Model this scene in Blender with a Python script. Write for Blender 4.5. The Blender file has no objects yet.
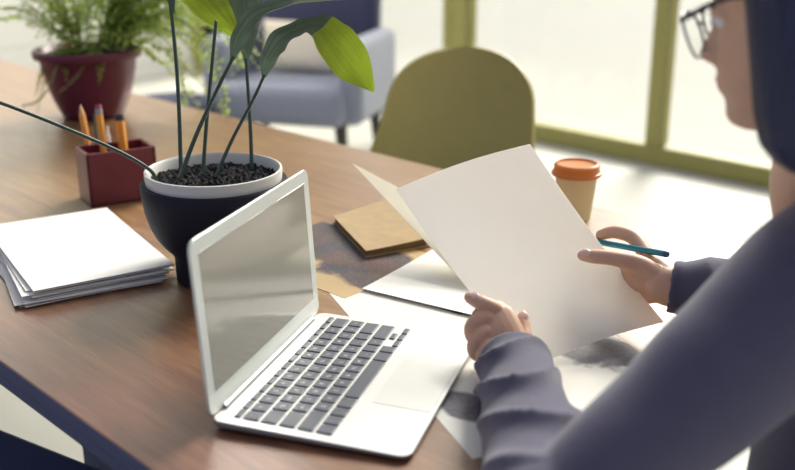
import bpy, bmesh, math, random
import numpy as np
from mathutils import Vector, Matrix, noise
sc = bpy.context.scene
col = sc.collection
random.seed(7)
TZ = 0.74                       # height of the table top

# ------------------------------------------------------------------ camera
FPX, YAW, PITCH, ROLL, PHI, S = 989.84, -.3101, .3252, -.0018, -.4804, 1.08333
def _rot(yaw, pitch, roll):
    cy, sy, cp, sp = math.cos(yaw), math.sin(yaw), math.cos(pitch), math.sin(pitch)
    f = np.array([sy*cp, cy*cp, -sp]); r = np.array([cy, -sy, 0]); u = np.cross(r, f)
    cr, sr = math.cos(roll), math.sin(roll)
    return np.array([r*cr+u*sr, -r*sr+u*cr, f])
DR = np.array([math.cos(PHI), math.sin(PHI), 0]); DN = np.array([-math.sin(PHI), math.cos(PHI), 0])
LM = np.stack([DR, DN, np.array([0, 0, 1.])])          # laptop axes -> table axes
CAM = LM @ (np.array([.4588, -.8083, .5222])*S); CAM[2] += TZ
RW = _rot(YAW, PITCH, ROLL) @ LM.T
cd = bpy.data.cameras.new('camera'); cam = bpy.data.objects.new('camera', cd); col.objects.link(cam)
cd.sensor_width = 36; cd.lens = FPX/795*36
cam.matrix_world = Matrix([[RW[0][i], RW[1][i], -RW[2][i], CAM[i]] for i in range(3)] + [[0, 0, 0, 1]])
cd.clip_start = .05; cd.clip_end = 300
cd.dof.use_dof = True; cd.dof.focus_distance = 1.42; cd.dof.aperture_fstop = 2.7; cd.dof.aperture_blades = 9
sc.camera = cam
sc.view_settings.view_transform = 'Standard'; sc.view_settings.look = 'None'
sc.view_settings.exposure = 0.1; sc.view_settings.gamma = 1.0; sc.view_settings.use_curve_mapping = False

# ------------------------------------------------------------------ sky and sun
w = bpy.data.worlds.new('sky'); sc.world = w; w.use_nodes = True
nt = w.node_tree; nt.nodes.clear()
tc = nt.nodes.new('ShaderNodeTexCoord'); sep = nt.nodes.new('ShaderNodeSeparateXYZ')
mr = nt.nodes.new('ShaderNodeMapRange'); mr.inputs[1].default_value = -.05; mr.inputs[2].default_value = .5
mx = nt.nodes.new('ShaderNodeMix'); mx.data_type = 'RGBA'
mx.inputs['A'].default_value = (.29, .30, .41, 1); mx.inputs['B'].default_value = (.885, .875, .775, 1)
bg = nt.nodes.new('ShaderNodeBackground'); out = nt.nodes.new('ShaderNodeOutputWorld')
nt.links.new(tc.outputs['Generated'], sep.inputs[0]); nt.links.new(sep.outputs['Y'], mr.inputs[0])
nt.links.new(mr.outputs[0], mx.inputs['Factor']); nt.links.new(mx.outputs['Result'], bg.inputs[0])
nt.links.new(bg.outputs[0], out.inputs[0]); bg.inputs[1].default_value = 1.0
sd = bpy.data.lights.new('sun', 'SUN'); sun = bpy.data.objects.new('sun', sd); col.objects.link(sun)
sd.energy = 7.2; sd.angle = math.radians(28); sd.color = (1.0, .96, .87)
SAZ, SEL = math.radians(-15), math.radians(34)          # azimuth from +Y toward +X, elevation
sdir = Vector((math.sin(SAZ)*math.cos(SEL), math.cos(SAZ)*math.cos(SEL), math.sin(SEL)))
sun.rotation_euler = (-sdir).to_track_quat('-Z', 'Y').to_euler()
sun.location = (0, 0, 6)
wd_ = bpy.data.lights.new('wall_fill', 'AREA'); wl_ = bpy.data.objects.new('wall_fill', wd_); col.objects.link(wl_)   # added unseen fill light that brightens the brick wall
wd_.shape = 'RECTANGLE'; wd_.size = 4.0; wd_.size_y = .5; wd_.energy = 95; wd_.color = (1, .96, .88)
wl_.location = (-4.6, 1.6, 3.3); wl_.rotation_euler = (Vector((-1.35, 0, -2.3))).to_track_quat('-Z', 'X').to_euler()

# ------------------------------------------------------------------ helpers
def P(px, py, d):
    r = RW.T @ np.array([(px-397.5)/FPX, (235-py)/FPX, 1.])
    return Vector(CAM + r*d)
def G(px, py, z=0.):
    r = RW.T @ np.array([(px-397.5)/FPX, (235-py)/FPX, 1.])
    return Vector(CAM + r*((z+TZ-CAM[2])/r[2]))
def px(p):
    d = RW @ (np.array(p)-CAM); return (397.5+FPX*d[0]/d[2], 235-FPX*d[1]/d[2], d[2])
def srgb(r, g, b):
    return tuple(((c/255)/12.92 if c/255 <= .04045 else ((c/255+.055)/1.055)**2.4) for c in (r, g, b)) + (1,)

class N:
    def __init__(s, name):
        s.m = bpy.data.materials.new(name); s.m.use_nodes = True; s.t = s.m.node_tree
        s.b = s.t.nodes['Principled BSDF']; s._c = None
    def node(s, t, **k):
        n = s.t.nodes.new(t)
        for a, v in k.items(): setattr(n, a, v)
        return n
    def link(s, a, b): s.t.links.new(a, b)
    def coord(s, scale=(1, 1, 1), rot=(0, 0, 0), space='Object'):
        c = s.node('ShaderNodeTexCoord'); m = s.node('ShaderNodeMapping')
        m.inputs['Scale'].default_value = scale; m.inputs['Rotation'].default_value = rot
        s.link(c.outputs[space], m.inputs[0]); return m.outputs[0]
    def noise(s, vec, scale=5, detail=4, rough=.5, dist=0):
        n = s.node('ShaderNodeTexNoise'); n.inputs['Scale'].default_value = scale
        n.inputs['Detail'].default_value = detail; n.inputs['Roughness'].default_value = rough
        n.inputs['Distortion'].default_value = dist; s.link(vec, n.inputs['Vector']); return n.outputs['Fac']
    def ramp(s, fac, stops, interp='LINEAR'):
        r = s.node('ShaderNodeValToRGB'); r.color_ramp.interpolation = interp
        e = r.color_ramp.elements
        while len(e) < len(stops): e.new(.5)
        for x, (p, c) in zip(e, stops): x.position = p; x.color = c if len(c) == 4 else tuple(c)+(1,)
        s.link(fac, r.inputs[0]); return r.outputs[0]
    def mix(s, fac, a, b):
        m = s.node('ShaderNodeMix', data_type='RGBA')
        for k, v in (('Factor', fac), ('A', a), ('B', b)):
            if hasattr(v, 'is_output'): s.link(v, m.inputs[k])
            else: m.inputs[k].default_value = v
        return m.outputs['Result']
    def bump(s, h, strength=.3, dist=.002):
        b = s.node('ShaderNodeBump'); b.inputs['Strength'].default_value = strength
        b.inputs['Distance'].default_value = dist
        s.link(h, b.inputs['Height']); s.link(b.outputs[0], s.b.inputs['Normal'])
def mat(name, c, rough=.5, metal=0, spec=.5, var=.08, vscale=20, bump=0, bscale=200, bdist=.0006, sheen=0, coat=0, trans=0, sss=0):
    n = N(name); v = n.coord()
    c = tuple(c)[:3]
    f = n.noise(v, vscale, 3)
    n.link(n.ramp(f, [(.3, tuple(x*(1-var) for x in c)), (.7, tuple(min(1, x*(1+var)) for x in c))]), n.b.inputs['Base Color'])
    n.b.inputs['Roughness'].default_value = rough; n.b.inputs['Metallic'].default_value = metal
    n.b.inputs['Specular IOR Level'].default_value = spec
    if sheen: n.b.inputs['Sheen Weight'].default_value = sheen
    if coat: n.b.inputs['Coat Weight'].default_value = coat; n.b.inputs['Coat Roughness'].default_value = .1
    if sss:
        n.b.inputs['Subsurface Weight'].default_value = sss; n.b.inputs['Subsurface Radius'].default_value = (.008, .003, .0015)
        n.b.inputs['Subsurface Scale'].default_value = 1.0
    if bump: n.bump(n.noise(v, bscale, 3), bump, bdist)
    return n.m
def thin_mat(name, c, trans=.4, rough=.5, var=.1, stripes=None, spec=.4):
    """leaf / paper: principled front plus translucent light from behind"""
    n = N(name); v = n.coord(); c = tuple(c)[:3]
    f = n.noise(v, 30, 3)
    colr = n.ramp(f, [(.3, tuple(x*(1-var) for x in c)), (.7, tuple(min(1, x*(1+var)) for x in c))])
    n.link(colr, n.b.inputs['Base Color']); n.b.inputs['Roughness'].default_value = rough
    n.b.inputs['Specular IOR Level'].default_value = spec
    t = n.node('ShaderNodeBsdfTranslucent'); n.link(colr, t.inputs[0])
    m = n.node('ShaderNodeMixShader'); m.inputs[0].default_value = trans
    n.link(n.b.outputs[0], m.inputs[1]); n.link(t.outputs[0], m.inputs[2])
    n.link(m.outputs[0], n.t.nodes['Material Output'].inputs[0])
    return n.m

def obj(name, bm, m=None, parent=None, smooth=True, mats=None):
    me = bpy.data.meshes.new(name)
    if isinstance(bm, bpy.types.Mesh): me = bm
    else:
        bm.normal_update()
        if smooth:
            for e in bm.edges:
                if len(e.link_faces) == 2 and e.calc_face_angle(0) > .85: e.smooth = False
        bm.to_mesh(me); bm.free()
    o = bpy.data.objects.new(name, me); col.objects.link(o)
    for x in (mats or [m]): me.materials.append(x)
    for p in me.polygons: p.use_smooth = smooth
    if parent is not None:
        o.parent = parent; o.matrix_parent_inverse = Matrix.Translation(-Vector(parent_loc(parent)))
    return o
def parent_loc(p):
    v = Vector((0, 0, 0))
    while p is not None:
        v += Vector(p.location)
        if p.parent is not None: v += p.matrix_parent_inverse.translation
        p = p.parent
    return v
def tag(o, label, cat, group=None):
    o['label'] = label; o['category'] = cat
    if group: o['group'] = group
    return o
def thing(name, label, cat, loc=(0, 0, 0), group=None):
    o = bpy.data.objects.new(name, None); col.objects.link(o); o.location = loc
    o.empty_display_size = .05
    return tag(o, label, cat, group)
def struct(o): o['kind'] = 'structure'; return o

def box(bm, lo, hi, rot=None, bevel=0, seg=2, M=None):
    lo, hi = Vector(lo), Vector(hi); c = (lo+hi)/2; s = hi-lo
    r = bmesh.ops.create_cube(bm, size=1)
    bmesh.ops.scale(bm, vec=s, verts=r['verts'])
    if bevel:
        ed = list({e for v in r['verts'] for e in v.link_edges})
        rb = bmesh.ops.bevel(bm, geom=ed, offset=bevel, segments=seg, affect='EDGES', profile=.5)
        vs = list({v for f in rb['faces'] for v in f.verts} | {v for v in r['verts'] if v.is_valid})
    else: vs = r['verts']
    mt = Matrix.Translation(c)
    if rot is not None: mt = mt @ rot
    if M is not None: mt = M @ mt
    bmesh.ops.transform(bm, matrix=mt, verts=vs)
    return vs
def frames(pts, up=None):
    pts = [Vector(p) for p in pts]; T = []
    for i in range(len(pts)):
        a = pts[max(i-1, 0)]; b = pts[min(i+1, len(pts)-1)]
        t = (b-a); T.append(t.normalized() if t.length > 1e-9 else (T[-1] if T else Vector((0, 0, 1))))
    if up is None: up = Vector((0, 0, 1)) if abs(T[0].z) < .9 else Vector((1, 0, 0))
    n = (Vector(up)-T[0]*T[0].dot(Vector(up))).normalized(); out = []
    for t in T:
        n = (n-t*t.dot(n)).normalized(); out.append((t, n, t.cross(n)))
    return out
def resample(pts, rad, k):
    """Catmull-Rom through pts; rad = scalars or (a,b) tuples"""
    pts = [Vector(p) for p in pts]; rad = [(r if isinstance(r, (tuple, list)) else (r, r)) for r in rad]
    P_, R_ = [], []
    n = len(pts)
    for i in range(n-1):
        p0, p1, p2, p3 = pts[max(i-1, 0)], pts[i], pts[i+1], pts[min(i+2, n-1)]
        r0, r1, r2, r3 = rad[max(i-1, 0)], rad[i], rad[i+1], rad[min(i+2, n-1)]
        for j in range(k):
            t = j/k
            h = lambda a, b, c, d: .5*((2*b)+(c-a)*t+(2*a-5*b+4*c-d)*t*t+(-a+3*b-3*c+d)*t**3)
            P_.append(Vector(tuple(h(p0[q], p1[q], p2[q], p3[q]) for q in range(3))))
            R_.append(tuple(max(1e-4, h(r0[q], r1[q], r2[q], r3[q])) for q in range(2)))
    P_.append(pts[-1]); R_.append(rad[-1])
    return P_, R_
def tube(bm, pts, rad, n=12, k=4, up=None, cap='round', disp=None, closed=True):
    """swept tube with round ends; rad entries may be (a,b): a along 'up', b sideways"""
    P_, R_ = resample(pts, rad, k) if k > 1 else ([Vector(p) for p in pts], [(r if isinstance(r, (tuple, list)) else (r, r)) for r in rad])
    F = frames(P_, up)
    rings = []
    def ring(c, f, r, t):
        vs = []
        for i in range(n):
            a = 2*math.pi*i/n
            q = 1+ (disp(a, t) if disp else 0)
            vs.append(bm.verts.new(c+f[1]*(r[0]*q*math.cos(a))+f[2]*(r[1]*q*math.sin(a))))
        return vs
    L = len(P_)
    if cap == 'round':
        for e in (80, 55, 28):
            a = math.radians(e); m = (R_[0][0]+R_[0][1])/2
            rings.append(ring(P_[0]-F[0][0]*m*math.sin(a), F[0], tuple(x*math.cos(a) for x in R_[0]), 0))
    for i in range(L): rings.append(ring(P_[i], F[i], R_[i], i/(L-1)))
    if cap == 'round':
        for e in (28, 55, 80):
            a = math.radians(e); m = (R_[-1][0]+R_[-1][1])/2
            rings.append(ring(P_[-1]+F[-1][0]*m*math.sin(a), F[-1], tuple(x*math.cos(a) for x in R_[-1]), 1))
    for a, b in zip(rings, rings[1:]):
        for i in range(n): bm.faces.new((a[i], a[(i+1) % n], b[(i+1) % n], b[i]))
    if closed:
        bm.faces.new(rings[0][::-1]); bm.faces.new(rings[-1])
    return rings
def lathe(bm, prof, n=48, c=(0, 0, 0), cap0=True, cap1=True):
    rings = []
    for r, z in prof:
        rings.append([bm.verts.new((c[0]+r*math.cos(2*math.pi*i/n), c[1]+r*math.sin(2*math.pi*i/n), c[2]+z)) for i in range(n)])
    for a, b in zip(rings, rings[1:]):
        for i in range(n): bm.faces.new((a[i], a[(i+1) % n], b[(i+1) % n], b[i]))
    if cap0: bm.faces.new(rings[0][::-1])
    if cap1: bm.faces.new(rings[-1])
def ball(bm, c, r, seg=20, M=None):
    q = bmesh.ops.create_uvsphere(bm, u_segments=seg, v_segments=seg//2+2, radius=1)
    r = (r, r, r) if not isinstance(r, (tuple, list)) else r
    mt = Matrix.Translation(Vector(c)) @ (M if M is not None else Matrix.Identity(4)) @ Matrix.Diagonal((*r, 1))
    bmesh.ops.transform(bm, matrix=mt, verts=q['verts'])
def remesh(bm, voxel, smooth=2, fac=.5):
    me = bpy.data.meshes.new('tmp'); bmesh.ops.recalc_face_normals(bm, faces=bm.faces[:])
    bm.to_mesh(me); bm.free()
    o = bpy.data.objects.new('tmp', me); col.objects.link(o)
    m = o.modifiers.new('r', 'REMESH'); m.mode = 'VOXEL'; m.voxel_size = voxel; m.use_smooth_shade = True
    if smooth:
        s = o.modifiers.new('s', 'SMOOTH'); s.iterations = smooth; s.factor = fac
    dg = bpy.context.evaluated_depsgraph_get(); dg.update()
    res = bpy.data.meshes.new_from_object(o.evaluated_get(dg))
    bpy.data.objects.remove(o); bpy.data.meshes.remove(me)
    return res
def solidify(bm, th):
    bmesh.ops.recalc_face_normals(bm, faces=bm.faces[:])
    bmesh.ops.solidify(bm, geom=bm.faces[:], thickness=th)
def patch(fn, nu=16, nv=16, th=.0006):
    bm = bmesh.new(); g = [[bm.verts.new(fn(i/nu, j/nv)) for j in range(nv+1)] for i in range(nu+1)]
    for i in range(nu):
        for j in range(nv): bm.faces.new((g[i][j], g[i+1][j], g[i+1][j+1], g[i][j+1]))
    if th: solidify(bm, th)
    return bm
def interp(xs, ys, x): return float(np.interp(x, xs, ys))

# ------------------------------------------------------------------ materials
def wood_table():
    n = N('varnished_wood'); v = n.coord((1, 9, 9)); v2 = n.coord((1, 1, 1))
    g1 = n.noise(v, 5, 6, .6, .6); g2 = n.noise(n.coord((3, 70, 70)), 6, 4, .6)
    big = n.noise(v2, 1.6, 3)
    c = n.ramp(g1, [(.28, srgb(136, 100, 76)), (.5, srgb(168, 128, 96)), (.72, srgb(194, 156, 118))])
    c = n.mix(n.ramp(g2, [(.35, (.45,)*3), (.65, (0, 0, 0))]), c, srgb(92, 58, 42))
    c = n.mix(n.ramp(big, [(.4, (.0,)*3), (.75, (.35,)*3)]), c, srgb(120, 74, 58))
    sp = n.node('ShaderNodeSeparateXYZ'); n.link(v2, sp.inputs[0])       # light falloff across the table painted into the wood: darker, redder near, honey far
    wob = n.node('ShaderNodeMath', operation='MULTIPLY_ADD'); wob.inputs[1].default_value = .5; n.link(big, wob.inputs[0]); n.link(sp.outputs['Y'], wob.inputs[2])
    near_shade = n.ramp(wob.outputs[0], [(.12, srgb(172, 136, 136)), (.66, srgb(255, 250, 214))])
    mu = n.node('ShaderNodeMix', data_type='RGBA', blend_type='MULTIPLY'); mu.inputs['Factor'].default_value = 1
    n.link(c, mu.inputs['A']); n.link(near_shade, mu.inputs['B']); c = mu.outputs['Result']
    n.link(c, n.b.inputs['Base Color'])
    n.b.inputs['Roughness'].default_value = .46; n.b.inputs['Specular IOR Level'].default_value = .5
    n.b.inputs['Coat Weight'].default_value = 1.0; n.b.inputs['Coat Roughness'].default_value = .3
    n.bump(g2, .12, .0008)
    return n.m
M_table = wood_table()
M_navy = mat('navy_paint', srgb(48, 58, 98), .55, var=.06)
M_floor = mat('pale_floor', srgb(188, 187, 176), .6, var=.03, vscale=3)
M_ground = mat('pale_paving', srgb(168, 168, 160), .9, var=.02, vscale=2)
M_olive = mat('flare_tinted_frame', srgb(156, 151, 84), .5, var=.05)  # yellow lens-flare glow on the frames put into this base colour
M_steel = None
def brick():
    n = N('white_painted_brick'); v = n.coord((1, 1, 1), (math.radians(90), 0, math.radians(90)))
    b = n.node('ShaderNodeTexBrick'); b.inputs['Color1'].default_value = srgb(240, 239, 230); b.inputs['Color2'].default_value = srgb(232, 231, 222)
    b.inputs['Mortar'].default_value = srgb(206, 206, 198); b.inputs['Scale'].default_value = 2.2
    b.inputs['Brick Width'].default_value = .5; b.inputs['Row Height'].default_value = .17; b.inputs['Mortar Size'].default_value = .012
    n.link(v, b.inputs['Vector']); n.link(b.outputs['Color'], n.b.inputs['Base Color']); n.b.inputs['Roughness'].default_value = .8
    n.bump(b.outputs['Fac'], -.4, .01)
    return n.m
M_brick = brick()
def glass():
    n = N('window_glass'); t = n.node('ShaderNodeBsdfTransparent'); g = n.node('ShaderNodeBsdfGlossy'); g.inputs['Roughness'].default_value = .02
    fr = n.node('ShaderNodeFresnel'); fr.inputs[0].default_value = 1.3
    m = n.node('ShaderNodeMixShader'); n.link(fr.outputs[0], m.inputs[0]); n.link(t.outputs[0], m.inputs[1]); n.link(g.outputs[0], m.inputs[2])
    n.link(m.outputs[0], n.t.nodes['Material Output'].inputs[0]); return n.m
M_glass = glass()
M_alu = mat('aluminium', srgb(226, 226, 222), .38, .35, var=.02)
M_alu_edge = mat('aluminium_edge', srgb(150, 152, 156), .4, .6, var=.02)
M_bezel = mat('lid_frame', srgb(206, 212, 206), .35, .1, var=.01)
M_screen = mat('display_glass', srgb(150, 148, 138), .12, 0, .5, var=.01, coat=.3)
M_key = mat('key_plastic', srgb(88, 92, 102), .45, var=.04)
M_glyph = mat('key_print', srgb(225, 225, 225), .6, var=0)
M_pot = mat('navy_black_ceramic', srgb(25, 27, 40), .6, spec=.25, var=.05)
M_rim = mat('white_ceramic', srgb(205, 205, 200), .45, var=.02)
def soil():
    n = N('potting_soil'); v = n.coord(); f = n.noise(v, 130, 5, .7)
    n.link(n.ramp(f, [(.35, srgb(8, 8, 12)), (.62, srgb(34, 31, 33)), (.8, srgb(92, 86, 82))]), n.b.inputs['Base Color'])
    n.b.inputs['Roughness'].default_value = .9; n.bump(f, 1, .006); return n.m
M_soil = soil()
M_stem = mat('dark_green_stem', srgb(48, 70, 58), .4, var=.15)
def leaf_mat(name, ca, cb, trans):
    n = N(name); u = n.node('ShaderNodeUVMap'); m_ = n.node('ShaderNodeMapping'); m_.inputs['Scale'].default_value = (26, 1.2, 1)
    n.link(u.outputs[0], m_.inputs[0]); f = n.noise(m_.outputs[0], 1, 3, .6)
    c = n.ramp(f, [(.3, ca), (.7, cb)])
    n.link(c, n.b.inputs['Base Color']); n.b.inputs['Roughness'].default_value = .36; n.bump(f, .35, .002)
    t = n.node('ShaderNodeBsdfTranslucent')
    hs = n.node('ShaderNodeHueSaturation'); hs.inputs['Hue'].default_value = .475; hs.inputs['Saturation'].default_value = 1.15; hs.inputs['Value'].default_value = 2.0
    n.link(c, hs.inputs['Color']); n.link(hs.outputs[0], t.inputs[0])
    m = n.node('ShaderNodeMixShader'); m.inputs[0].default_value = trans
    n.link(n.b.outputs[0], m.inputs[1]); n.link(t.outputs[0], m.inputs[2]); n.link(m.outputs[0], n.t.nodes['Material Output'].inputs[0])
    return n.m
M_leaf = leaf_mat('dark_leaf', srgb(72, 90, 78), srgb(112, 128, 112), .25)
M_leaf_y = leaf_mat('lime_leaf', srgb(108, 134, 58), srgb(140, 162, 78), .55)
M_fern = thin_mat('fern_green', srgb(184, 206, 118), .6, .55, .25)
M_fern_stem = mat('fern_stem', srgb(110, 110, 70), .6)
M_redpot = mat('wine_red_glaze', srgb(100, 36, 58), .4, var=.1, vscale=12)
M_redbox = mat('red_lacquer', srgb(106, 36, 50), .35, var=.08, vscale=14, coat=.3)
M_yellow = mat('yellow_paint', srgb(226, 150, 52), .45, var=.04)
M_pencilwood = mat('bare_wood', srgb(214, 160, 100), .7)
M_eraser = mat('pink_eraser', srgb(150, 70, 84), .7)
M_dark = mat('dark_plastic', srgb(36, 40, 52), .4)
M_greenp = mat('green_paint', srgb(70, 96, 84), .45)
M_white = mat('white_plastic', srgb(225, 225, 222), .4)
M_paper = thin_mat('white_paper', srgb(240, 239, 233), .05, .7, .01, spec=.2)
M_paper_t = thin_mat('backlit_white_paper', srgb(250, 249, 247), .75, .7, .008, spec=.2)
M_paper_e = thin_mat('cream_paper', srgb(238, 235, 220), .45, .7, .012, spec=.2)
M_kraft = mat('kraft_cover', srgb(172, 145, 104), .65, var=.08, vscale=40, bump=.2, bscale=400)
M_kraft_d = mat('kraft_page_edge', srgb(120, 98, 70), .8, var=.15, vscale=120)
M_cup = thin_mat('cream_cardboard', srgb(240, 232, 196), .4, .6, .02)
M_lid = thin_mat('orange_plastic', srgb(232, 152, 78), .25, .35, .03)
M_pen = mat('teal_metallic', srgb(52, 128, 148), .28, .5, var=.02)
M_shell = mat('olive_shell', srgb(176, 164, 92), .45, var=.03, bump=.1, bscale=300)
M_legwood = mat('dark_leg', srgb(66, 62, 58), .5)
M_armgrey = mat('blue_grey_fabric', srgb(140, 146, 160), .85, var=.06, vscale=60, sheen=.3, bump=.3, bscale=500)
M_armnavy = mat('indigo_fabric', srgb(62, 64, 92), .9, var=.06, vscale=60, sheen=.2, bump=.3, bscale=500)
M_cushion = mat('beige_fabric', srgb(236, 226, 202), .9, var=.06, vscale=60, bump=.3, bscale=500)
M_skin = mat('skin', srgb(206, 166, 140), .5, var=.05, vscale=40, sss=.12, bump=.1, bscale=600)
M_lip = mat('lips', srgb(172, 104, 98), .4)
M_nail = mat('fingernail', srgb(226, 186, 174), .25, coat=.3)
def hairm():
    n = N('black_hair'); v = n.coord((60, 60, 3)); f = n.noise(v, 4, 4, .6)
    n.link(n.ramp(f, [(.3, srgb(18, 24, 52)), (.7, srgb(34, 42, 80))]), n.b.inputs['Base Color'])
    n.b.inputs['Roughness'].default_value = .45; n.bump(f, .5, .004); return n.m
M_hair = hairm()
M_jacket = mat('mauve_grey_wool', srgb(76, 74, 95), .9, var=.06, vscale=50, sheen=.25, bump=.35, bscale=700, bdist=.0008)
M_trouser = mat('navy_cloth', srgb(40, 44, 66), .9)
M_eye = mat('eye_white', srgb(225, 222, 218), .2)
M_iris = mat('dark_iris', srgb(40, 28, 22), .2)
M_frame = mat('black_spectacle_frame', srgb(24, 24, 32), .3)
def lens():
    n = N('spectacle_lens'); t = n.node('ShaderNodeBsdfTransparent'); g = n.node('ShaderNodeBsdfGlossy'); g.inputs['Roughness'].default_value = .03
    m = n.node('ShaderNodeMixShader'); m.inputs[0].default_value = .05; n.link(t.outputs[0], m.inputs[1]); n.link(g.outputs[0], m.inputs[2])
    n.link(m.outputs[0], n.t.nodes['Material Output'].inputs[0]); return n.m
M_lens = lens()
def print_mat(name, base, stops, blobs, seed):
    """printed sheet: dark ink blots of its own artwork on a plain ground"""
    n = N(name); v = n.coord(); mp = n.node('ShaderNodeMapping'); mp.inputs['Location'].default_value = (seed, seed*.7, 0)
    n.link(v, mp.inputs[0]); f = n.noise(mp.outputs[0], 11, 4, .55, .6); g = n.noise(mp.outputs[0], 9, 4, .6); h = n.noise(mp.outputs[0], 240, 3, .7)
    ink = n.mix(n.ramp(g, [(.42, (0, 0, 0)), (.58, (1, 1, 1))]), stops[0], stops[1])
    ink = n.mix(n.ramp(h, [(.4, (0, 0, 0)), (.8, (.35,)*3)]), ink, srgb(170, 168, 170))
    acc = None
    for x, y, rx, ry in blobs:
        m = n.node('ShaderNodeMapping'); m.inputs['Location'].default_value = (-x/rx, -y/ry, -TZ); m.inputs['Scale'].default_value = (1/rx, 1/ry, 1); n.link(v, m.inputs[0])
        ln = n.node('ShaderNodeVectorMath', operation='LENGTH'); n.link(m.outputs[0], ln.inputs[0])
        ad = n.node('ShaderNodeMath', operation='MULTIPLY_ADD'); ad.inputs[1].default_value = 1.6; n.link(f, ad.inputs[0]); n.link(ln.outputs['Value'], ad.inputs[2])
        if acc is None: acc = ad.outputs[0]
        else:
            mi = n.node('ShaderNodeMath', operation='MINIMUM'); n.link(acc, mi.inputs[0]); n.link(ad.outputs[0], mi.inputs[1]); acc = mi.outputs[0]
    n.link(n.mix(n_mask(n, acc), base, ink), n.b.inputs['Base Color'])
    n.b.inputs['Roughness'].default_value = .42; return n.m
def n_mask(n, v):
    m = n.node('ShaderNodeMapRange'); m.inputs[1].default_value = 1.9; m.inputs[2].default_value = 1.65; n.link(v, m.inputs[0]); return m.outputs[0]

# ------------------------------------------------------------------ setting
YW, XL = 3.95, -6.0
bm = bmesh.new(); box(bm, (XL-.2, -3.0, -.1), (3.5, YW+.12, 0)); struct(obj('floor', bm, M_floor, smooth=False))
bm = bmesh.new(); box(bm, (-40, YW+.12, -.16), (40, 60, -.06)); struct(obj('ground', bm, M_ground, smooth=False))
bm = bmesh.new(); box(bm, (XL-.2, -3.0, 0), (XL, YW, 3.6)); struct(obj('wall_left', bm, M_brick, smooth=False))
bm = bmesh.new(); box(bm, (XL-.2, YW-.03, 3.45), (3.5, YW+.12, 3.75)); struct(obj('wall_back', bm, M_olive, smooth=False))
def window(i, x0, x1, mulls):
    r = bpy.data.objects.new('window_%d' % i, None); col.objects.link(r); r.location = (x0, YW, 0); r['kind'] = 'structure'
    bm = bmesh.new(); box(bm, (x0, YW-.03, 0), (x1, YW+.05, .10), bevel=.008); obj('sill_rail', bm, M_olive, r, smooth=False)
    bm = bmesh.new(); box(bm, (x0, YW-.03, 3.3), (x1, YW+.05, 3.45), bevel=.008); obj('head_rail', bm, M_olive, r, smooth=False)
    for xm, wd in mulls:
        bm = bmesh.new(); box(bm, (xm-wd/2, YW-.04, .10), (xm+wd/2, YW+.06, 3.3), bevel=.008); obj('mullion', bm, M_olive, r, smooth=False)
    xs = [x0] + [m[0] for m in mulls[1:-1]] + [x1]
    for a, b in zip(xs, xs[1:]):
        bm = bmesh.new(); box(bm, (a+.02, YW+.004, .08), (b-.02, YW+.012, 3.32)); obj('pane', bm, M_glass, r, smooth=False)
window(1, XL, -3.2, [(-5.97, .06), (-4.62, .085), (-3.235, .07)])
window(2, -3.2, 3.5, [(-3.14, .12), (-1.79, .085), (-.3, .085), (1.1, .085), (2.5, .085), (3.46, .08)])

# ------------------------------------------------------------------ long table
TE = .40; TY0, TY1, TX0 = -.094, 1.029, -3.25
t = thing('long_table', 'long brown wooden communal table carrying the laptop, plants and papers', 'table', (-1.4, .47, 0))
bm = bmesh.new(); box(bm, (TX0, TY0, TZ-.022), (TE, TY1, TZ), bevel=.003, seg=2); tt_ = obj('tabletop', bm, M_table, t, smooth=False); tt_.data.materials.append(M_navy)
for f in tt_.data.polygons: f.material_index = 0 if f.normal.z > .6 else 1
bm = bmesh.new(); box(bm, (TX0+.004, TY0+.003, TZ-.042), (TE-.004, TY1-.004, TZ-.0225), bevel=.003); obj('edge_frame', bm, M_navy, t, smooth=False)
for x in (TX0+.35, -.62):
    for y, s in ((TY0+.26, -1), (TY1-.26, 1)):
        bm = bmesh.new()
        tube(bm, [(x, y, TZ-.05), (x, y, .035)], [(.035, .035)]*2, n=4, k=1, up=(1, 1, 0), cap='flat')
        obj('leg', bm, M_navy, t, smooth=False)
BR = Matrix.Translation((-.56, .055, 0)) @ Matrix.Rotation(math.radians(14), 4, 'Z')
b = thing('bench', 'dark navy bench tucked against the near side of the table', 'bench', (-.5, -.1, 0))
bm = bmesh.new(); box(bm, (-.75, -.36, .42), (.55, 0, .46), bevel=.012, seg=3, M=BR); obj('seat', bm, M_navy, b, smooth=False)
for x in (-.65, .45):
    for y in (-.30, -.06):
        bm = bmesh.new(); box(bm, (x-.025, y-.025, 0), (x+.025, y+.025, .42), bevel=.004, M=BR); obj('leg', bm, M_navy, b, smooth=False)

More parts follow.
